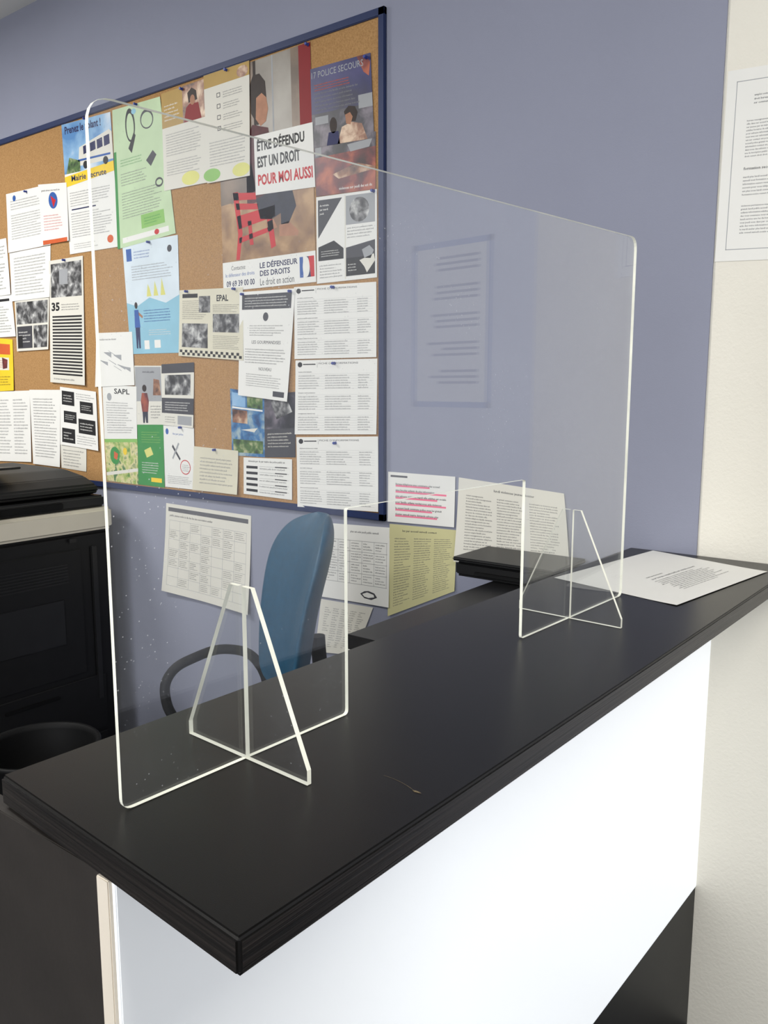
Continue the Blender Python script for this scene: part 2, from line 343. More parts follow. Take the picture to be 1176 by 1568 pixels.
s=Sheet('domestic_violence_poster',(-1735,2052,-1504,2044,-1504,1801,-1736,1800),3,'W')
s.poly([(.03,.04),(.44,.04),(.03,.48)],'G2',1); s.words(.06,.08,.22,.22,2,'W',2)
s.poly([(.5,.03),(.97,.03),(.97,.36),(.5,.36)],'LG',1); s.ell(.72,.2,.16,.14,'PBW',2); s.words(.52,.38,.95,.52,3,'G')
s.poly([(.03,.58),(.30,.52),(.46,.62),(.46,.74),(.03,.74)],'K',1); s.words(.08,.62,.42,.70,2,'W',2)
s.poly([(.5,.62),(.97,.56),(.97,.74),(.5,.74)],'G2',1)
s.r(.5,.74,.97,.95,'K',1); s.poly([(.76,.66),(.88,.62),(.95,.68),(.90,.77),(.80,.76)],'LG',2); s.poly([(.72,.78),(.95,.72),(.97,.80),(.84,.93),(.80,.86)],'W2',2); s.words(.53,.80,.7,.9,2,'W',2)
s.words(.05,.78,.44,.95,4,'G'); s.r(.48,0.02,.5,.98,'W2',2)
s.done(); pin(-1515,2040)
def form(name,c,o):
    s=Sheet(name,c,o,'W',.001,.003)
    s.text("FICHE D'INFORMATIONS",.30,.035,.78,.06,'G2'); s.ell(.06,.06,.03,.035,'K'); s.r(.10,.05,.26,.065,'K'); s.r(.28,.03,.283,.10,'G')
    t=.14
    for k in range(3):
        s.words(.04,t,.30,t+.035,1,'G2'); s.words(.04,t+.05,.32,t+.25,5,'G'); s.words(.38,t+.05,.70,t+.25,5,'G'); s.words(.78,t+.05,.94,t+.25,5,'G')
        for q in range(7): s.r(.04,t+.045+q*.033,.96,t+.0465+q*.033,'LG',1)
        t+=.28
    s.done(); pin((c[0]+c[2])/2,c[1]-12)
form('information_form',(-1832,1797,-1507,1789,-1504,1575,-1831,1576),3)
form('information_form',(-1831,1572,-1504,1571,-1505,1350,-1836,1339),2)
form('information_form',(-1831,1330,-1500,1344,-1497,1119,-1827,1106),5)
s=Sheet('job_flyer',(-2441,2485,-2221,2487,-2215,2163,-2444,2167),5,'W2')
s.r(0,0,1,.36,'TAN',1); s.r(.50,.0,1,.36,'PWARM',2); s.poly([(.62,.08),(.72,.04),(.82,.08),(.84,.17),(.64,.18)],'HAIR',3); s.poly([(.58,.22),(.66,.19),(.86,.20),(.92,.36),(.52,.36)],'RED2',3); s.ell(.73,.16,.055,.05,'SKIN',4); s.words(.06,.12,.42,.3,4,'W',2)
s.words(.08,.42,.9,.66,7,'LG'); s.words(.08,.70,.9,.86,5,'LG'); s.ell(.62,.92,.2,.07,'YEL2',2)
s.done(); pin(-2330,2478)
s=Sheet('job_flyer',(-2221,2498,-2006,2500,-2012,2154,-2215,2159),6,'W2',.001,.002)
s.r(0,0,1,.13,'TAN',1); s.ell(.85,.08,.12,.05,'PWARM',2)
for k in range(4): s.frame(.28,.2+.1*k,.36,.24+.1*k,.006,'G2',1,2)
for k in range(4): s.words(.42,.195+.1*k,.85,.26+.1*k,2,'G')
s.words(.08,.62,.9,.86,7,'LG'); s.ell(.12,.93,.2,.06,'MGRN',2); s.ell(.8,.93,.2,.06,'YEL2',2)
s.done(); pin(-2110,2490)
s=Sheet('green_health_poster',(-2724,2486,-2450,2479,-2392,2019,-2730,1998),3,'LGRN')
s.r(0,.30,.05,1,'GRN',1)
s.ell(.36,.14,.10,.12,'K',1); s.ell(.36,.15,.075,.095,'LGRN',2); s.poly([(.30,.30),(.42,.20),(.46,.22),(.36,.34)],'K',3); s.ell(.70,.13,.13,.07,'G2',1); s.ell(.70,.135,.11,.055,'LGRN',2); s.ell(.45,.05,.05,.02,'LB',2)
s.poly([(.62,.42),(.76,.36),(.82,.40),(.70,.47)],'G2',1); s.words(.12,.36,.55,.42,2,'GRN'); s.words(.12,.46,.62,.56,4,'G'); s.words(.12,.60,.85,.80,8,'G'); s.ell(.82,.60,.07,.035,'G2',1); s.ell(.82,.60,.05,.02,'LGRN',2)
s.r(.45,.80,.85,.90,'MGRN',2); s.words(.5,.82,.8,.88,2,'GRN',3); s.r(.1,.93,.9,.97,'W',2); s.ell(.7,.95,.04,.02,'RED',3)
s.done(); pin(-2580,2478)
s=Sheet('recruitment_poster',(-3053,2495,-2736,2483,-2719,2007,-3043,2009),3,'W')
s.r(0,0,1,.38,'SKY',1); s.text("Prenez le volant !",.06,.02,.8,.08,'NAVY',2,.03); s.poly([(.30,.34),(.34,.20),(.95,.12),(1,.14),(1,.34)],'W2',2)
for k in range(4): s.poly([(.42+.14*k,.20-.012*k),(.53+.14*k,.19-.012*k),(.53+.14*k,.25-.008*k),(.42+.14*k,.26-.008*k)],'NAVY',3)
s.poly([(.04,.38),(.12,.26),(.34,.30),(.34,.38)],'PGRN',3); s.r(.3,.29,.95,.305,'BL',3); s.ell(.45,.34,.05,.03,'K',4); s.ell(.85,.34,.05,.03,'K',4)
s.poly([(0,.40),(1,.355),(1,.43),(0,.48)],'YEL',4); s.text("Mairie recrute",.14,.40,.85,.445,'NAVY',5,.02)
s.words(.08,.52,.9,.64,5,'G'); s.words(.08,.68,.9,.88,8,'G'); s.r(.1,.655,.6,.665,'NAVY',2); s.ell(.84,.93,.06,.03,'OR',2); s.words(.1,.92,.6,.97,2,'LG')
s.done(); pin(-2890,2487)
s=Sheet('barcode_poster',(-3194,1997,-2955,1996,-2979,1496,-3227,1510),4,'W2',.002,.004)
s.r(.05,.03,.95,.30,'PBW',1); s.r(.3,.08,.55,.2,'LG',2); s.text('35',.06,.34,.30,.41,'K',2,.04); s.words(.35,.35,.9,.41,2,'G2')
for k in range(19): s.r(.08,.45+k*.026,.94,.464+k*.026,'K',1)
s.words(.1,.95,.9,.98,1,'G'); s.done(); pin(-3080,1990)
s=Sheet('notice_sheet',(-3492,2297,-3177,2292,-3169,2059,-3497,2057),3,'W',.001,.003); s.words(.1,.12,.9,.30,3,'G'); s.words(.1,.36,.9,.8,8,'G'); s.ell(.2,.1,.04,.05,'BL'); s.done(); pin(-3330,2285)
s=Sheet('union_leaflet',(-3240,2300,-3039,2280,-3037,2060,-3230,2062),5,'W',.001,.004); s.ell(.5,.28,.16,.14,'BL'); s.ell(.5,.28,.10,.09,'LB',2); s.poly([(.42,.2),(.6,.28),(.5,.40)],'RED',3); s.words(.12,.5,.85,.78,5,'RED'); s.words(.1,.06,.9,.14,1,'K'); s.r(.05,.93,.95,1,'OR',2); s.done()
s=Sheet('notice_sheet',(-3497,2057,-3178,2057,-3200,1855,-3496,1855),2,'W',.001,.003); s.words(.1,.1,.9,.9,10,'G'); s.done()
s=Sheet('photocopied_leaflet',(-3479,1859,-3210,1856,-3232,1645,-3479,1643),3,'W2',.001,.003); s.r(.04,.05,.96,.48,'PBW'); s.r(.04,.52,.5,.95,'G2'); s.r(.54,.52,.96,.95,'PBW'); s.words(.08,.6,.45,.85,3,'W',2); s.r(.06,.70,.2,.93,'K',3); s.done()
s=Sheet('notice_sheet',(-3692,2120,-3515,2121,-3502,1885,-3706,1885),2,'W',.001,.003); s.words(.1,.1,.9,.9,10,'G2'); s.done()
s=Sheet('notice_sheet',(-3725,1889,-3502,1888,-3482,1707,-3721,1708),2,'W',.001,.003); s.r(.1,.1,.9,.16,'K'); s.words(.1,.25,.9,.9,8,'K'); s.done()
s=Sheet('notice_sheet',(-3950,2150,-3720,2150,-3730,1830,-3950,1830),1,'W2',.001,.003); s.words(.1,.1,.9,.9,12,'G'); s.done()
s=Sheet('yellow_leaflet',(-3749,1714,-3516,1695,-3527,1475,-3760,1468),3,'YEL',.001,.003); s.r(.1,.1,.9,.3,'OR'); s.r(.2,.36,.85,.6,'W2'); s.words(.2,.4,.8,.56,3,'RED',2); s.poly([(.6,.36),(.8,.4),(.78,.56),(.62,.58)],'PRED',3); s.words(.1,.7,.9,.9,3,'K'); s.done()
s=Sheet('blue_health_poster',(-2701,2012,-2382,2013,-2387,1610,-2680,1612),2,'LB')
s.poly([(0,0),(1,0),(1,.5),(.75,.56),(.45,.5),(.2,.57),(0,.53)],'LB2',1)
s.r(.06,.05,.16,.16,'BL',2); s.words(.2,.07,.5,.15,2,'BL',2); s.ell(.85,.1,.04,.03,'G2',2); s.words(.14,.20,.9,.34,5,'LG',2)
for k in range(3): s.poly([(.40+.13*k,.49),(.43+.13*k,.38-.02*k),(.46+.13*k,.42),(.49+.13*k,.49)],'YEL2',3)
s.ell(.18,.56,.03,.03,'HAIR',3); s.poly([(.14,.60),(.22,.60),(.24,.76),(.13,.76)],'BL',3); s.poly([(.14,.76),(.23,.76),(.22,.95),(.19,.95),(.185,.84),(.17,.95),(.14,.95)],'NAVY',3); s.poly([(.22,.62),(.30,.66),(.29,.68),(.22,.65)],'SKIN',3)
s.words(.32,.60,.9,.72,4,'BL',3); s.words(.4,.78,.85,.84,2,'W',3); s.r(.3,.88,.4,.96,'W',3).r(.5,.88,.62,.95,'W',3); s.done(); pin(-2540,2004)
s=Sheet('newspaper_page',(-2382,1825,-2061,1813,-2063,1576,-2394,1599),4,'CR',.001,.004)
s.text("EPAL",.60,.09,.78,.18,'K',2,.03); s.r(.05,.06,.3,.12,'K'); s.words(.05,.15,.46,.44,8,'G2'); s.r(.32,.1,.5,.34,'PBW',2); s.r(.05,.5,.46,.86,'PBW',2).r(.54,.36,.94,.62,'PBW',2); s.words(.54,.66,.95,.86,6,'G2'); s.words(.54,.22,.95,.34,4,'G2')
for k in range(24): s.quad(.02+k*.04,.90+(k%2)*.04,.06+k*.04,.94+(k%2)*.04,'K',2)
s.done(); pin(-2100,1810); pin(-2340,1818)
s=Sheet('workshop_flyer',(-2077,1798,-1826,1793,-1863,1442,-2089,1462),5,'W',.001,.006)
s.r(.05,.03,.95,.17,'G2'); s.words(.1,.05,.9,.15,3,'W',2); s.ell(.5,.24,.05,.04,'G2'); s.ell(.5,.24,.035,.026,'W',2); s.words(.2,.31,.85,.42,4,'G2'); s.text("LES GOURMANDISES",.25,.46,.8,.49,'G2'); s.words(.12,.53,.9,.68,5,'G2'); s.text("NOUVEAU",.4,.71,.65,.74,'G2'); s.words(.15,.77,.85,.90,5,'G'); s.r(.7,.92,.93,.97,'G2'); s.done(); pin(-2060,1790); pin(-1845,1785)
s=Sheet('sketch_sheet',(-2894,1698,-2665,1694,-2659,1496,-2913,1490),3,'W',.001,.003); s.words(.1,.08,.7,.16,1,'G')
for k in range(9):
    a=rnd.random()*.7+.1; b_=rnd.random()*.6+.2; s.poly([(a,b_),(a+.2,b_+.1*rnd.random()),(a+.2,b_+.11),(a,b_+.01)],'LG',1)
s.done()
s=Sheet('association_flyer',(-2869,1500,-2652,1491,-2662,1294,-2873,1286),4,'W'); s.text("SAPL",.35,.06,.80,.16,'K',2,.02); s.words(.1,.3,.9,.9,10,'G'); s.ell(.2,.22,.07,.07,'LG',2); s.done()
s=Sheet('town_map_leaflet',(-2873,1290,-2661,1299,-2667,1118,-2869,1120),3,'MAP'); s.r(0,.0,1,.1,'MGRN',2); s.ell(.3,.4,.15,.2,'GRN',2); s.poly([(.28,.3),(.4,.36),(.36,.5),(.27,.46)],'OR',3); s.ell(.62,.3,.06,.08,'YEL',3); s.poly([(0,.8),(1,.65),(1,.72),(0,.88)],'W2',2); s.done()
s=Sheet('green_leaflet',(-2658,1348,-2501,1352,-2508,1118,-2666,1119),3,'GRN'); s.words(.15,.1,.9,.3,4,'MGRN',2); s.poly([(.25,.42),(.5,.36),(.6,.48),(.35,.54)],'YEL2',2); s.words(.15,.6,.8,.8,4,'W',2); s.r(.5,.86,.9,.93,'YEL',2); s.done()
s=Sheet('people_photo_leaflet',(-2662,1569,-2499,1566,-2501,1352,-2662,1348),3,'W2'); s.r(.03,.02,.97,.6,'LG',1); s.ell(.35,.38,.08,.06,'HAIR',2); s.poly([(.25,.46),(.45,.46),(.50,.60),(.46,.78),(.24,.78),(.2,.6)],'PRED',3); s.poly([(.25,.78),(.45,.78),(.44,.97),(.37,.97),(.35,.85),(.32,.97),(.26,.97)],'JEAN',3); s.poly([(.7,.22),(.9,.24),(.95,.5),(.66,.5)],'PWARM',3); s.words(.3,.06,.9,.14,1,'G2',2); s.words(.55,.66,.95,.9,4,'G',2); s.done()
s=Sheet('grey_leaflet',(-2499,1571,-2318,1575,-2330,1345,-2505,1352),3,'W2',.001,.003); s.r(0,0,1,.15,'G2'); s.r(.1,.18,.9,.5,'PBW'); s.r(0,.55,1,.8,'G2'); s.words(.1,.6,.9,.76,3,'W',2); s.r(.5,.83,.95,.97,'LG'); s.words(.1,.84,.45,.96,2,'G'); s.done()
s=Sheet('scissors_leaflet',(-2501,1352,-2330,1345,-2335,1123,-2504,1122),4,'W'); s.ell(.12,.1,.05,.05,'BL'); s.words(.3,.08,.8,.16,1,'BL'); s.poly([(.3,.3),(.55,.52),(.52,.55),(.27,.34)],'G2'); s.poly([(.52,.28),(.3,.54),(.27,.52),(.48,.26)],'LG',3); s.ell(.7,.65,.17,.12,'RED'); s.ell(.7,.65,.15,.105,'W',3); s.words(.6,.60,.85,.72,3,'G',4); s.words(.1,.8,.9,.94,4,'G'); s.done(); pin(-2400,1345)
s=Sheet('notice_sheet',(-2333,1280,-2103,1274,-2108,1123,-2341,1123),5,'CR',.001,.006); s.words(.15,.2,.9,.85,6,'LG'); s.done(); pin(-2220,1272)
s=Sheet('holiday_photo_leaflet',(-2137,1484,-1974,1467,-1977,1258,-2136,1257),2,'PSEA'); s.r(.05,.05,.45,.25,'SKY',1).r(.5,.05,.95,.25,'PGRN',1); s.r(.05,.3,.5,.5,'PWARM',1).r(.05,.75,.95,.95,'PGRN',1); s.r(.05,.26,.95,.285,'W',2); s.poly([(.3,.6),(.8,.55),(.7,.62)],'W2',2); s.done()
s=Sheet('dark_photo_leaflet',(-1974,1463,-1833,1474,-1838,1265,-1977,1258),2,'PDK'); s.r(0,.55,1,1,'G2',1); s.words(.1,.6,.9,.85,4,'W2',2); s.poly([(.2,.1),(.7,.05),(.9,.3),(.4,.4)],'PBW',2); s.done()
s=Sheet('timetable_sheet',(-2078,1253,-1852,1258,-1855,1125,-2082,1128),4,'W')
s.words(.1,.04,.9,.14,1,'K',1)
for k in range(5): s.r(.06,.22+k*.155,.30,.29+k*.155,'K'); s.r(.34,.22+k*.155,.94,.225+k*.155,'G'); s.words(.34,.235+k*.155,.94,.32+k*.155,1,'G'); s.r(.66,.21+k*.155,.90,.235+k*.155,'K',2)
s.done()
s=Sheet('notice_sheet',(-3760,1468,-3404,1475,-3419,1165,-3760,1153),3,'W',.001,.003); s.words(.1,.1,.55,.9,14,'G'); s.words(.6,.1,.95,.9,14,'G'); s.done()
s=Sheet('notice_sheet',(-3404,1478,-3167,1478,-3196,1155,-3404,1158),4,'W',.001,.003); s.words(.1,.1,.9,.9,16,'G2'); s.done()
s=Sheet('activity_leaflet',(-3166,1491,-2914,1471,-2912,1237,-3181,1252),5,'W',.001,.003)
for a,b_,c,d in ((.05,.06,.4,.3),(.55,.2,.9,.4),(.1,.4,.45,.6),(.5,.5,.95,.75),(.05,.7,.4,.95)): s.r(a,b_,c,d,'K'); s.words(a+.04,b_+.05,c-.04,d-.05,2,'W',2)
s.words(.45,.06,.95,.18,2,'G'); s.words(.45,.78,.95,.95,3,'G'); s.done()
s=Sheet('notice_sheet',(-3190,1252,-3001,1247,-3011,1147,-3191,1153),3,'W2'); s.words(.1,.15,.9,.9,5,'G'); s.done()

WY=1.9463
s=Sheet('wall_calendar',(-2512,1059,-2056,1053,-2068,705,-2540,721),1,'W2',.003,.014,Y0=WY)
s.r(.03,.04,.97,.085,'G',1); s.words(.05,.10,.7,.15,1,'G2')
for k in range(8): s.r(.05,.18+k*.105,.95,.183+k*.105,'LG',1)
for k in range(8):
    for q in range(7): s.quad(.05+k*.1286,.18+q*.105,.0525+k*.1286,.285+q*.105,'LG',1)
for a in range(7):
    for b_ in range(7):
        if rnd.random()<.7: s.words(.06+a*.1286,.19+b_*.105,.165+a*.1286,.27+b_*.105,3,'G',2)
s.done()
s=Sheet('planning_sheet',(-1740,1062,-1463,1073,-1463,828,-1745,820),1,'W',.001,.004,Y0=WY)
s.words(.45,.06,.9,.11,1,'G2')
for k in range(5): s.r(.1,.2+k*.14,.97,.204+k*.14,'G')
for k in range(6): s.r(.1+k*.172,.2,.103+k*.172,.76,'G')
for a in range(5):
    for b_ in range(4): s.words(.12+a*.172,.215+b_*.14,.26+a*.172,.32+b_*.14,2,'G2')
s.poly([(.60,.88),(.66,.84),(.72,.83),(.80,.85),(.84,.90),(.76,.94),(.66,.93)],'G2'); s.poly([(.63,.88),(.70,.85),(.79,.87),(.80,.90),(.72,.92),(.66,.91)],'W',3); s.done()
s=Sheet('planning_sheet',(-1740,811,-1526,817,-1597,651,-1765,630),2,'W2',.001,.006,Y0=WY)
for a in range(5):
    for b_ in range(6): s.words(.1+a*.17,.12+b_*.13,.24+a*.17,.24+b_*.13,2,'G')
s.done()
s=Sheet('highlighted_notice',(-1468,1241,-1233,1241,-1233,1098,-1468,1092),3,'W',.001,.002,Y0=WY)
s.r(.04,.06,.3,.1,'G')
for k in range(6):
    s.words(.12,.19+k*.12,.88,.27+k*.12,1,'G2',2); s.r(.12,.25+k*.12,.6+.28*rnd.random(),.285+k*.12,'PK',1)
s.done()
s=Sheet('phone_list_sheet',(-1463,1085,-1226,1090,-1230,914,-1468,800),1,'YC',.001,.002,Y0=WY)
s.words(.2,.04,.8,.09,1,'G2')
for k in range(3): s.words(.08+.3*k,.14,.34+.3*k,.92,20,'G')
s.done()
s=Sheet('duty_roster_sheet',(-1222,1240,-905,1219,-875,1020,-1225,1004),2,'W2',.003,.014,Y0=WY)
s.words(.35,.07,.75,.13,1,'G2')
for a in range(3): s.words(.08+.3*a,.18,.34+.3*a,.86,15,'G2')
s.done()
s=Sheet('framed_wall_notice',(-559,2155,-275,2140,-268,1748,-564,1762),1,'W',0,0,Y0=1.9463)
s.frame(.07,.06,.93,.94,.004,'LG',1,1.3); s.words(.2,.13,.8,.19,2,'G2'); s.words(.16,.26,.84,.46,9,'G'); s.words(.16,.50,.5,.53,1,'K'); s.words(.16,.55,.84,.66,5,'G'); s.words(.16,.70,.84,.86,7,'G'); s.done()
s=Sheet('blue_bordered_notice',(110,1900,400,1900,400,1430,110,1430),1,'W',0,0,Y0=YW+.0115)
s.frame(0,0,1,1,.035,'BLG',1,1.4)
for a in range(5): 
    for q in range(3): s.r(.15,.09+a*.17+q*.035,.85-.25*rnd.random(),.105+a*.17+q*.035,'TG',2)
s.done()

bm=bmesh.new()
for x,z in pins:
    for rr_,dy in ((.005,0),(.0032,.004),(.0048,.008)):
        bmesh.ops.create_cone(bm,cap_ends=True,segments=12,radius1=rr_,radius2=rr_*.8,depth=.004,matrix=Matrix.Translation((x,1.936-dy,z))@Matrix.Rotation(math.pi/2,4,'X'))
me=bpy.data.meshes.new('push_pins'); bm.to_mesh(me); bm.free(); obj('push_pins',me,nb,('pin',))

# ------------------------------------------------------------------ reception counter
rc=empty('reception_counter')
top=prism('counter_top',[(-.784,.389),(-.405,.361),(-.355,YW-.001),(-.726,YW-.001)],1.068,1.10,('lam','lamedge'),rc,0,side=1)
bmm=bmesh.new(); bmm.from_mesh(top.data); bmesh.ops.bevel(bmm,geom=bmm.edges[:],offset=.0035,segments=3,affect='EDGES'); bmm.to_mesh(top.data); bmm.free()
def onpanel(y,off=0): return -.577+.0345*(y-.375)+off
def pan(name,y0,y1,z0,z1,o0,o1,mats,bev=.001):
    return prism(name,[(onpanel(y0,o0),y0),(onpanel(y0,o1),y0),(onpanel(y1,o1),y1),(onpanel(y1,o0),y1)],z0,z1,mats,rc,bev)
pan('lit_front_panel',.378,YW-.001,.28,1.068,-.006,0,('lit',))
pan('panel_backing',.375,YW-.001,.28,1.068,-.024,-.0065,('edge_cream',))
pan('plinth',.378,YW-.001,FZ,.279,-.024,-.002,('plinth',))
pan('carcass',.402,YW-.001,FZ,1.067,-.18,-.025,('dwood',),.001)
box('end_panel',-.90,-.602,.382,.401,FZ,1.067,'dwood',rc,.001)
# small scuff on the worktop
bm=bmesh.new()
arc=[(-.475,.6225),(-.464,.6228),(-.452,.6212),(-.442,.6185),(-.432,.6150)]
for (a,b_),(c,d) in zip(arc,arc[1:]):
    bm.faces.new([bm.verts.new(q) for q in ((a,b_-.0002,1.1003),(c,d-.0002,1.1003),(c,d+.0002,1.1003),(a,b_+.0002,1.1003))])
bm.faces.new([bm.verts.new((-.429+.005*math.cos(k*math.pi/5),.6145+.0016*math.sin(k*math.pi/5)*(1+.3*math.sin(3*k)),1.1004)) for k in range(10)])
me=bpy.data.meshes.new('scuff_mark'); bm.to_mesh(me); bm.free(); obj('scuff_mark',me,rc,('scuff',))
ru=empty('staff_side_cabinet')
box('cabinet_body',-1.00,-.79,1.22,1.94,FZ,.975,'blackm',ru,.002)
box('cabinet_top',-1.012,-.785,1.20,1.943,.978,1.008,'black2',ru,.004)
pb=empty('desktop_printer')
box('printer_body',-1.115,-.84,1.76,1.93,1.009,1.050,'black',pb,.008,3)
box('printer_lid',-1.12,-.83,1.75,1.935,1.050,1.060,'black2',pb,.005,3)
box('paper_slot',-1.05,-.9,1.748,1.765,1.022,1.028,'blackm',pb)

def lay(x,y,z,u,t,l): return (x,z,1.1006+l*.0001+.004*max(0,t-.85)*2)
s=Sheet('document_sheet',(-728,1530,-667,1938,-392,1853,-455,1460),0,'W',fn=lay)
s.text("INFORMATION",.36,.47,.52,.485,'G2',2)
s.words(.35,.50,.86,.55,1,'G2'); s.words(.30,.56,.85,.88,9,'G2',ind=.05); s.done()

# ------------------------------------------------------------------ acrylic screen
scr=empty('acrylic_screen')
A=Vector((-.624,.419)); B=Vector((-.564,1.472)); L=(B-A).length; D=(B-A).normalized(); N=Vector((D.y,-D.x))
def uz(y): return (y-A.y)/D.y
def rounded(pts,rads,n=6):
    out=[]; k=len(pts)
    for i in range(k):
        p=Vector(pts[i]); r=rads[i]
        if r<=0: out.append(tuple(p)); continue
        a=(Vector(pts[i-1])-p).normalized(); b=(Vector(pts[(i+1)%k])-p).normalized()
        for j in range(n+1):
            t=j/n; q=(p+a*r)*(1-t)**2+p*2*t*(1-t)+(p+b*r)*t**2; out.append(tuple(q))
    return out
z0=1.1008
ca,cb=uz(.722),uz(1.115)
outl=[(0,z0),(ca,z0),(ca,1.349),(cb,1.349),(cb,z0),(L,z0),(L,1.748),(0,1.722)]
outl=rounded(outl,[.012,.006,.004,.004,.006,.012,.022,.024])
def plate(name,pts,org,d,n,th,parent,clear=()):
    bm=bmesh.new(); f=[]
    for sgn in (-.5,.5):
        f.append([bm.verts.new((org.x+d.x*u+n.x*th*sgn,org.y+d.y*u+n.y*th*sgn,z)) for u,z in pts])
    a,b=f; bm.faces.new(a); bm.faces.new(b[::-1])
    for i in range(len(pts)):
        q=bm.faces.new((a[i],a[(i+1)%len(pts)],b[(i+1)%len(pts)],b[i])); q.material_index=0 if i in clear else 1
    bmesh.ops.recalc_face_normals(bm,faces=bm.faces[:])
    me=bpy.data.meshes.new(name); bm.to_mesh(me); bm.free(); return obj(name,me,parent,('acr','acre'))
plate('screen_sheet',outl,A,D,N,.005,scr)
for i,(cx,cy) in enumerate(((-.607,.567),(-.5735,1.270))):
    o=A+D*uz(cy)
    for sg in (1,-1):
        pts=[(.0028,z0),(.095,z0),(.095,z0+.015),(.017,1.286),(.0028,1.286)]
        plate('support_fin_%d%s'%(i+1,'a' if sg>0 else 'b'),pts,o,N*sg,D,.0055,scr,(4,) if sg<0 else ())

# ------------------------------------------------------------------ photocopier
pc=empty('photocopier')
fx=-2.71; bx=-3.36; y0c,y1c=1.16,1.85
box('copier_body',bx,fx-.012,y0c+.01,y1c-.01,FZ+.04,.955,'black',pc,.012,3)
box('copier_band',bx-.005,fx,y0c,y1c,.957,1.04,'offw',pc,.012,3)
box('scanner_base',bx,fx-.02,y0c+.01,y1c-.02,1.042,1.085,'black2',pc,.008,3)
prism('document_feeder',[(bx,1.087),(fx-.06,1.087),(fx-.035,1.10),(fx-.05,1.125),(fx-.12,1.15),(fx-.25,1.17),(bx,1.175)],y0c+.02,y1c-.03,('black',),pc,.008,axis='y')
prism('feeder_tray',[(fx-.42,1.176),(fx-.10,1.20),(fx-.10,1.208),(fx-.42,1.188)],y0c+.10,y1c-.30,('black2',),pc,.002,axis='y')
box('output_slot',fx-.03,fx-.005,y0c+.05,y1c-.2,1.05,1.075,'blackm',pc,.004)
box('control_panel',fx-.03,fx+.015,y0c-.02,y0c+.24,1.045,1.08,'black2',pc,.006)
for k,(a,b_) in enumerate(((-.04,.17),(.18,.40))):
    box('drawer_%d'%(k+1),fx-.014,fx-.004,y0c+.03,y1c-.06,a,b_,'black',pc,.006,3)
    box('drawer_handle_%d'%(k+1),fx-.006,fx+.002,y0c+.22,y1c-.26,b_-.05,b_-.035,'blackm',pc,.003)
box('side_door',fx-.014,fx-.005,y0c+.03,y1c-.14,.42,.90,'black',pc,.006,3)
box('door_recess',fx-.007,fx-.003,y0c+.20,y1c-.22,.55,.72,'black2',pc,.002)
for k in range(7): box('vent_%d'%(k+1),fx-.007,fx-.003,y0c+.22,y1c-.20,.845-.011*k,.850-.011*k,'black2',pc)
box('hinge_strip',fx-.012,fx-.003,y1c-.10,y1c-.075,.30,.90,'black2',pc,.003)
box('latch',fx-.006,fx+.001,y1c-.19,y1c-.16,.925,.94,'black2',pc,.002)
for a in (bx+.08,fx-.1):
    for b_ in (y0c+.1,y1c-.1): lathe('foot',[(0,FZ),(.025,FZ),(.025,FZ+.045),(0,FZ+.045)],'blackm',pc,(a,b_,0),16)

lathe('waste_bin',[(0,FZ),(.12,FZ),(.125,FZ+.01),(.168,.385),(.178,.388),(.180,.40),(.176,.404),(.166,.402),(.162,.385),(.120,FZ+.02),(0,FZ+.02)],'blackm',None,(-2.30,1.27,0),48)

# ------------------------------------------------------------------ office chair
ch=empty('office_chair',(-1.53,1.31,0)); Fd=Vector((-.5,-.866)); ch.rotation_euler=(0,0,math.atan2(Fd.y,Fd.x)-math.pi/2)
def backrest():
    nu,nv=16,20; bm=bmesh.new()
    def hw(v):
        w=.205-.05*(1-v)**1.3
        if v>.62: w*=math.sqrt(max(0.0,1-((v-.62)/.385)**2.6))
        if v<.12: w*=.75+.25*math.sqrt(max(0,1-((.12-v)/.12)**2))
        return max(w,.03)
    G=[]
    for sgn in (1,-1):
        g=[]
        for j in range(nv+1):
            v=j/nv; row=[]
            for i in range(nu+1):
                u=-1+2*i/nu; x=u*hw(v)
                y=-.20-.10*v+.06*(u*u)*hw(v)/.2+.02*math.sin(v*3.1)
                edge=(1-abs(u)**4)*(1-abs(2*v-1)**6)
                y+=sgn*(.006+.022*edge)
                row.append(bm.verts.new((x,y,.70+.47*v)))
            g.append(row)
        G.append(g)
    for g,fl in ((G[0],0),(G[1],1)):
        for j in range(nv):
            for i in range(nu):
                q=(g[j][i],g[j][i+1],g[j+1][i+1],g[j+1][i]); bm.faces.new(q if fl else q[::-1])
    bd=lambda g:[g[0][i] for i in range(nu+1)]+[g[j][nu] for j in range(1,nv+1)]+[g[nv][i] for i in range(nu-1,-1,-1)]+[g[j][0] for j in range(nv-1,0,-1)]
    a,b=bd(G[0]),bd(G[1])
    for i in range(len(a)): bm.faces.new((a[i],a[(i+1)%len(a)],b[(i+1)%len(a)],b[i]))
    bmesh.ops.recalc_face_normals(bm,faces=bm.faces[:])
    me=bpy.data.meshes.new('backrest'); bm.to_mesh(me); bm.free(); o=obj('backrest',me,ch,('teal',)); smooth(o)
    sb=o.modifiers.new('s','SUBSURF'); sb.levels=1; sb.render_levels=2
backrest()
def cushion(name,w,d,z,h,m):
    bm=bmesh.new(); bmesh.ops.create_cube(bm,size=1)
    for v in bm.verts: v.co=Vector((v.co.x*w,v.co.y*d,z+v.co.z*h))
    bmesh.ops.bevel(bm,geom=bm.edges[:],offset=h*.42,segments=4,affect='EDGES')
    me=bpy.data.meshes.new(name); bm.to_mesh(me); bm.free(); o=obj(name,me,ch,(m,)); smooth(o)
cushion('seat',.46,.44,.50,.08,'teal')
tube('back_support',[(0,-.05,.44),(0,-.24,.46),(0,-.28,.62),(0,-.27,.85)],.02,'blackm',ch)
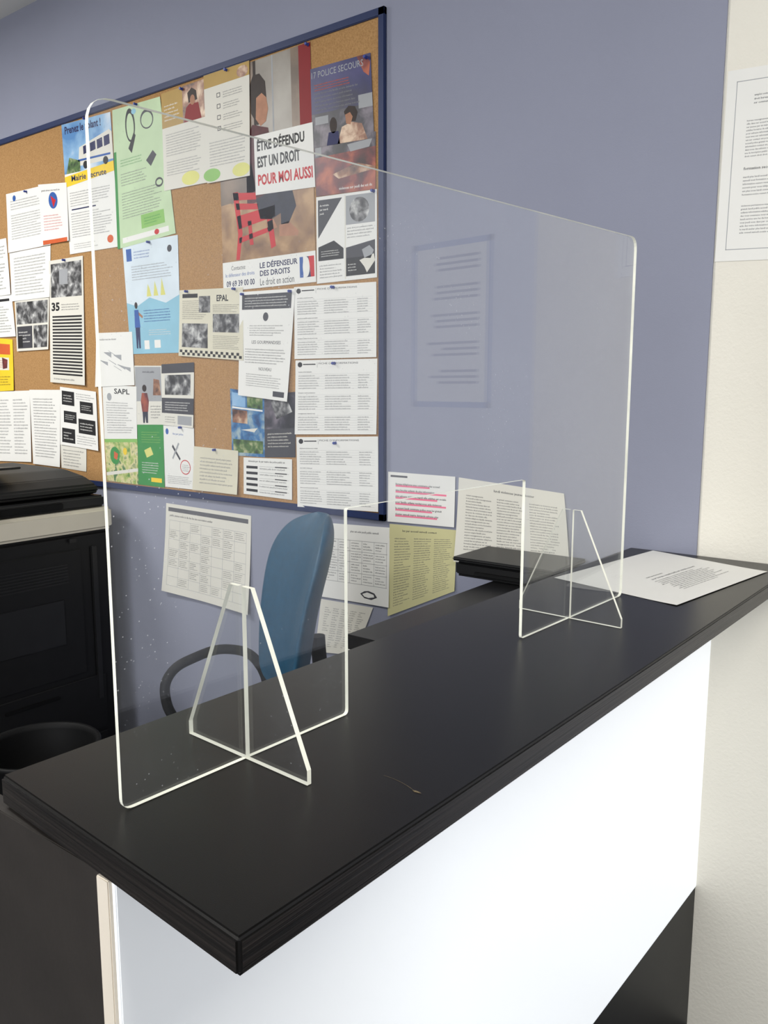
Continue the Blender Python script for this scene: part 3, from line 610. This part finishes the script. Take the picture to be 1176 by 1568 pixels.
for sx in (-1,1):
    dz=-.09 if sx<0 else 0.0
    tube('armrest_%d'%(1 if sx>0 else 2),[(sx*.20,-.17,.48),(sx*.25,-.20,.56),(sx*.262,-.17,.715+dz),(sx*.265,-.10,.755+dz),(sx*.265,.0,.745+dz),(sx*.265,.075,.70+dz),(sx*.262,.085,.63+dz*.6),(sx*.25,.05,.55),(sx*.20,.02,.48)],.014,'blackm',ch)
lathe('gas_column',[(0,.0),(.03,.0),(.03,.26),(.018,.26),(.018,.46),(.09,.46),(.09,.47),(0,.47)],'black2',ch,n=20)
for k in range(5):
    a=2*math.pi*k/5+.3; c,s_=math.cos(a),math.sin(a)
    tube('base_leg_%d'%(k+1),[(0,0,.02),(.15*c,.15*s_,.01),(.29*c,.29*s_,FZ+.075)],.018,'black2',ch)
    w=lathe('caster_%d'%(k+1),[(0,-.02),(.026,-.02),(.028,0),(.026,.02),(0,.02)],'blackm',ch,(.29*c,.29*s_,FZ+.029),18); w.rotation_euler=(math.pi/2,0,a)

# ------------------------------------------------------------------ ceiling light fixtures + daylight
def ceil_panel(name,x,y,w,h,power,col):
    e=empty(name,(x,y,0))
    box('light_housing',-w/2-.02,w/2+.02,-h/2-.02,h/2+.02,H-.03,H,'W',e)
    la=bpy.data.lights.new(name+'_lamp','AREA'); la.shape='RECTANGLE'; la.size=w; la.size_y=h; la.energy=power; la.color=col
    o=bpy.data.objects.new('lamp',la); COL.objects.link(o); o.parent=e; o.location=(0,0,H-.035)
ceil_panel('ceiling_light',-3.6,.35,1.0,.5,66,(1,.99,.96))
ceil_panel('ceiling_light',-1.7,-1.4,1.2,.6,34,(1,.98,.95))
ceil_panel('ceiling_light',1.0,.3,1.2,.6,40,(1,.97,.90))
la=bpy.data.lights.new('window_daylight','AREA'); la.shape='RECTANGLE'; la.size=wx1-wx0; la.size_y=wz1-wz0; la.energy=122; la.color=(.97,.98,1)
o=bpy.data.objects.new('window_daylight',la); COL.objects.link(o); o.location=((wx0+wx1)/2,YF-.12,(wz0+wz1)/2); o.rotation_euler=(math.pi/2,0,0)
w=bpy.data.worlds.new('World'); sc.world=w; w.use_nodes=True; w.node_tree.nodes['Background'].inputs[0].default_value=(.75,.85,1,1); w.node_tree.nodes['Background'].inputs[1].default_value=.6

# ------------------------------------------------------------------ camera
cd=bpy.data.cameras.new('camera'); cd.sensor_fit='VERTICAL'; cd.sensor_height=24; cd.lens=1265/1568*24; cd.clip_start=.02
c=bpy.data.objects.new('camera',cd); COL.objects.link(c); c.location=(0,0,1.486)
c.rotation_euler=(math.pi/2-math.atan(190/1265),0,math.pi/2-math.atan(1677/math.hypot(1265,190)))
sc.camera=c
# lift the whole place so the floor is at z = 0
for o in list(bpy.data.objects):
    if o.parent is None: o.location.z-=FZ
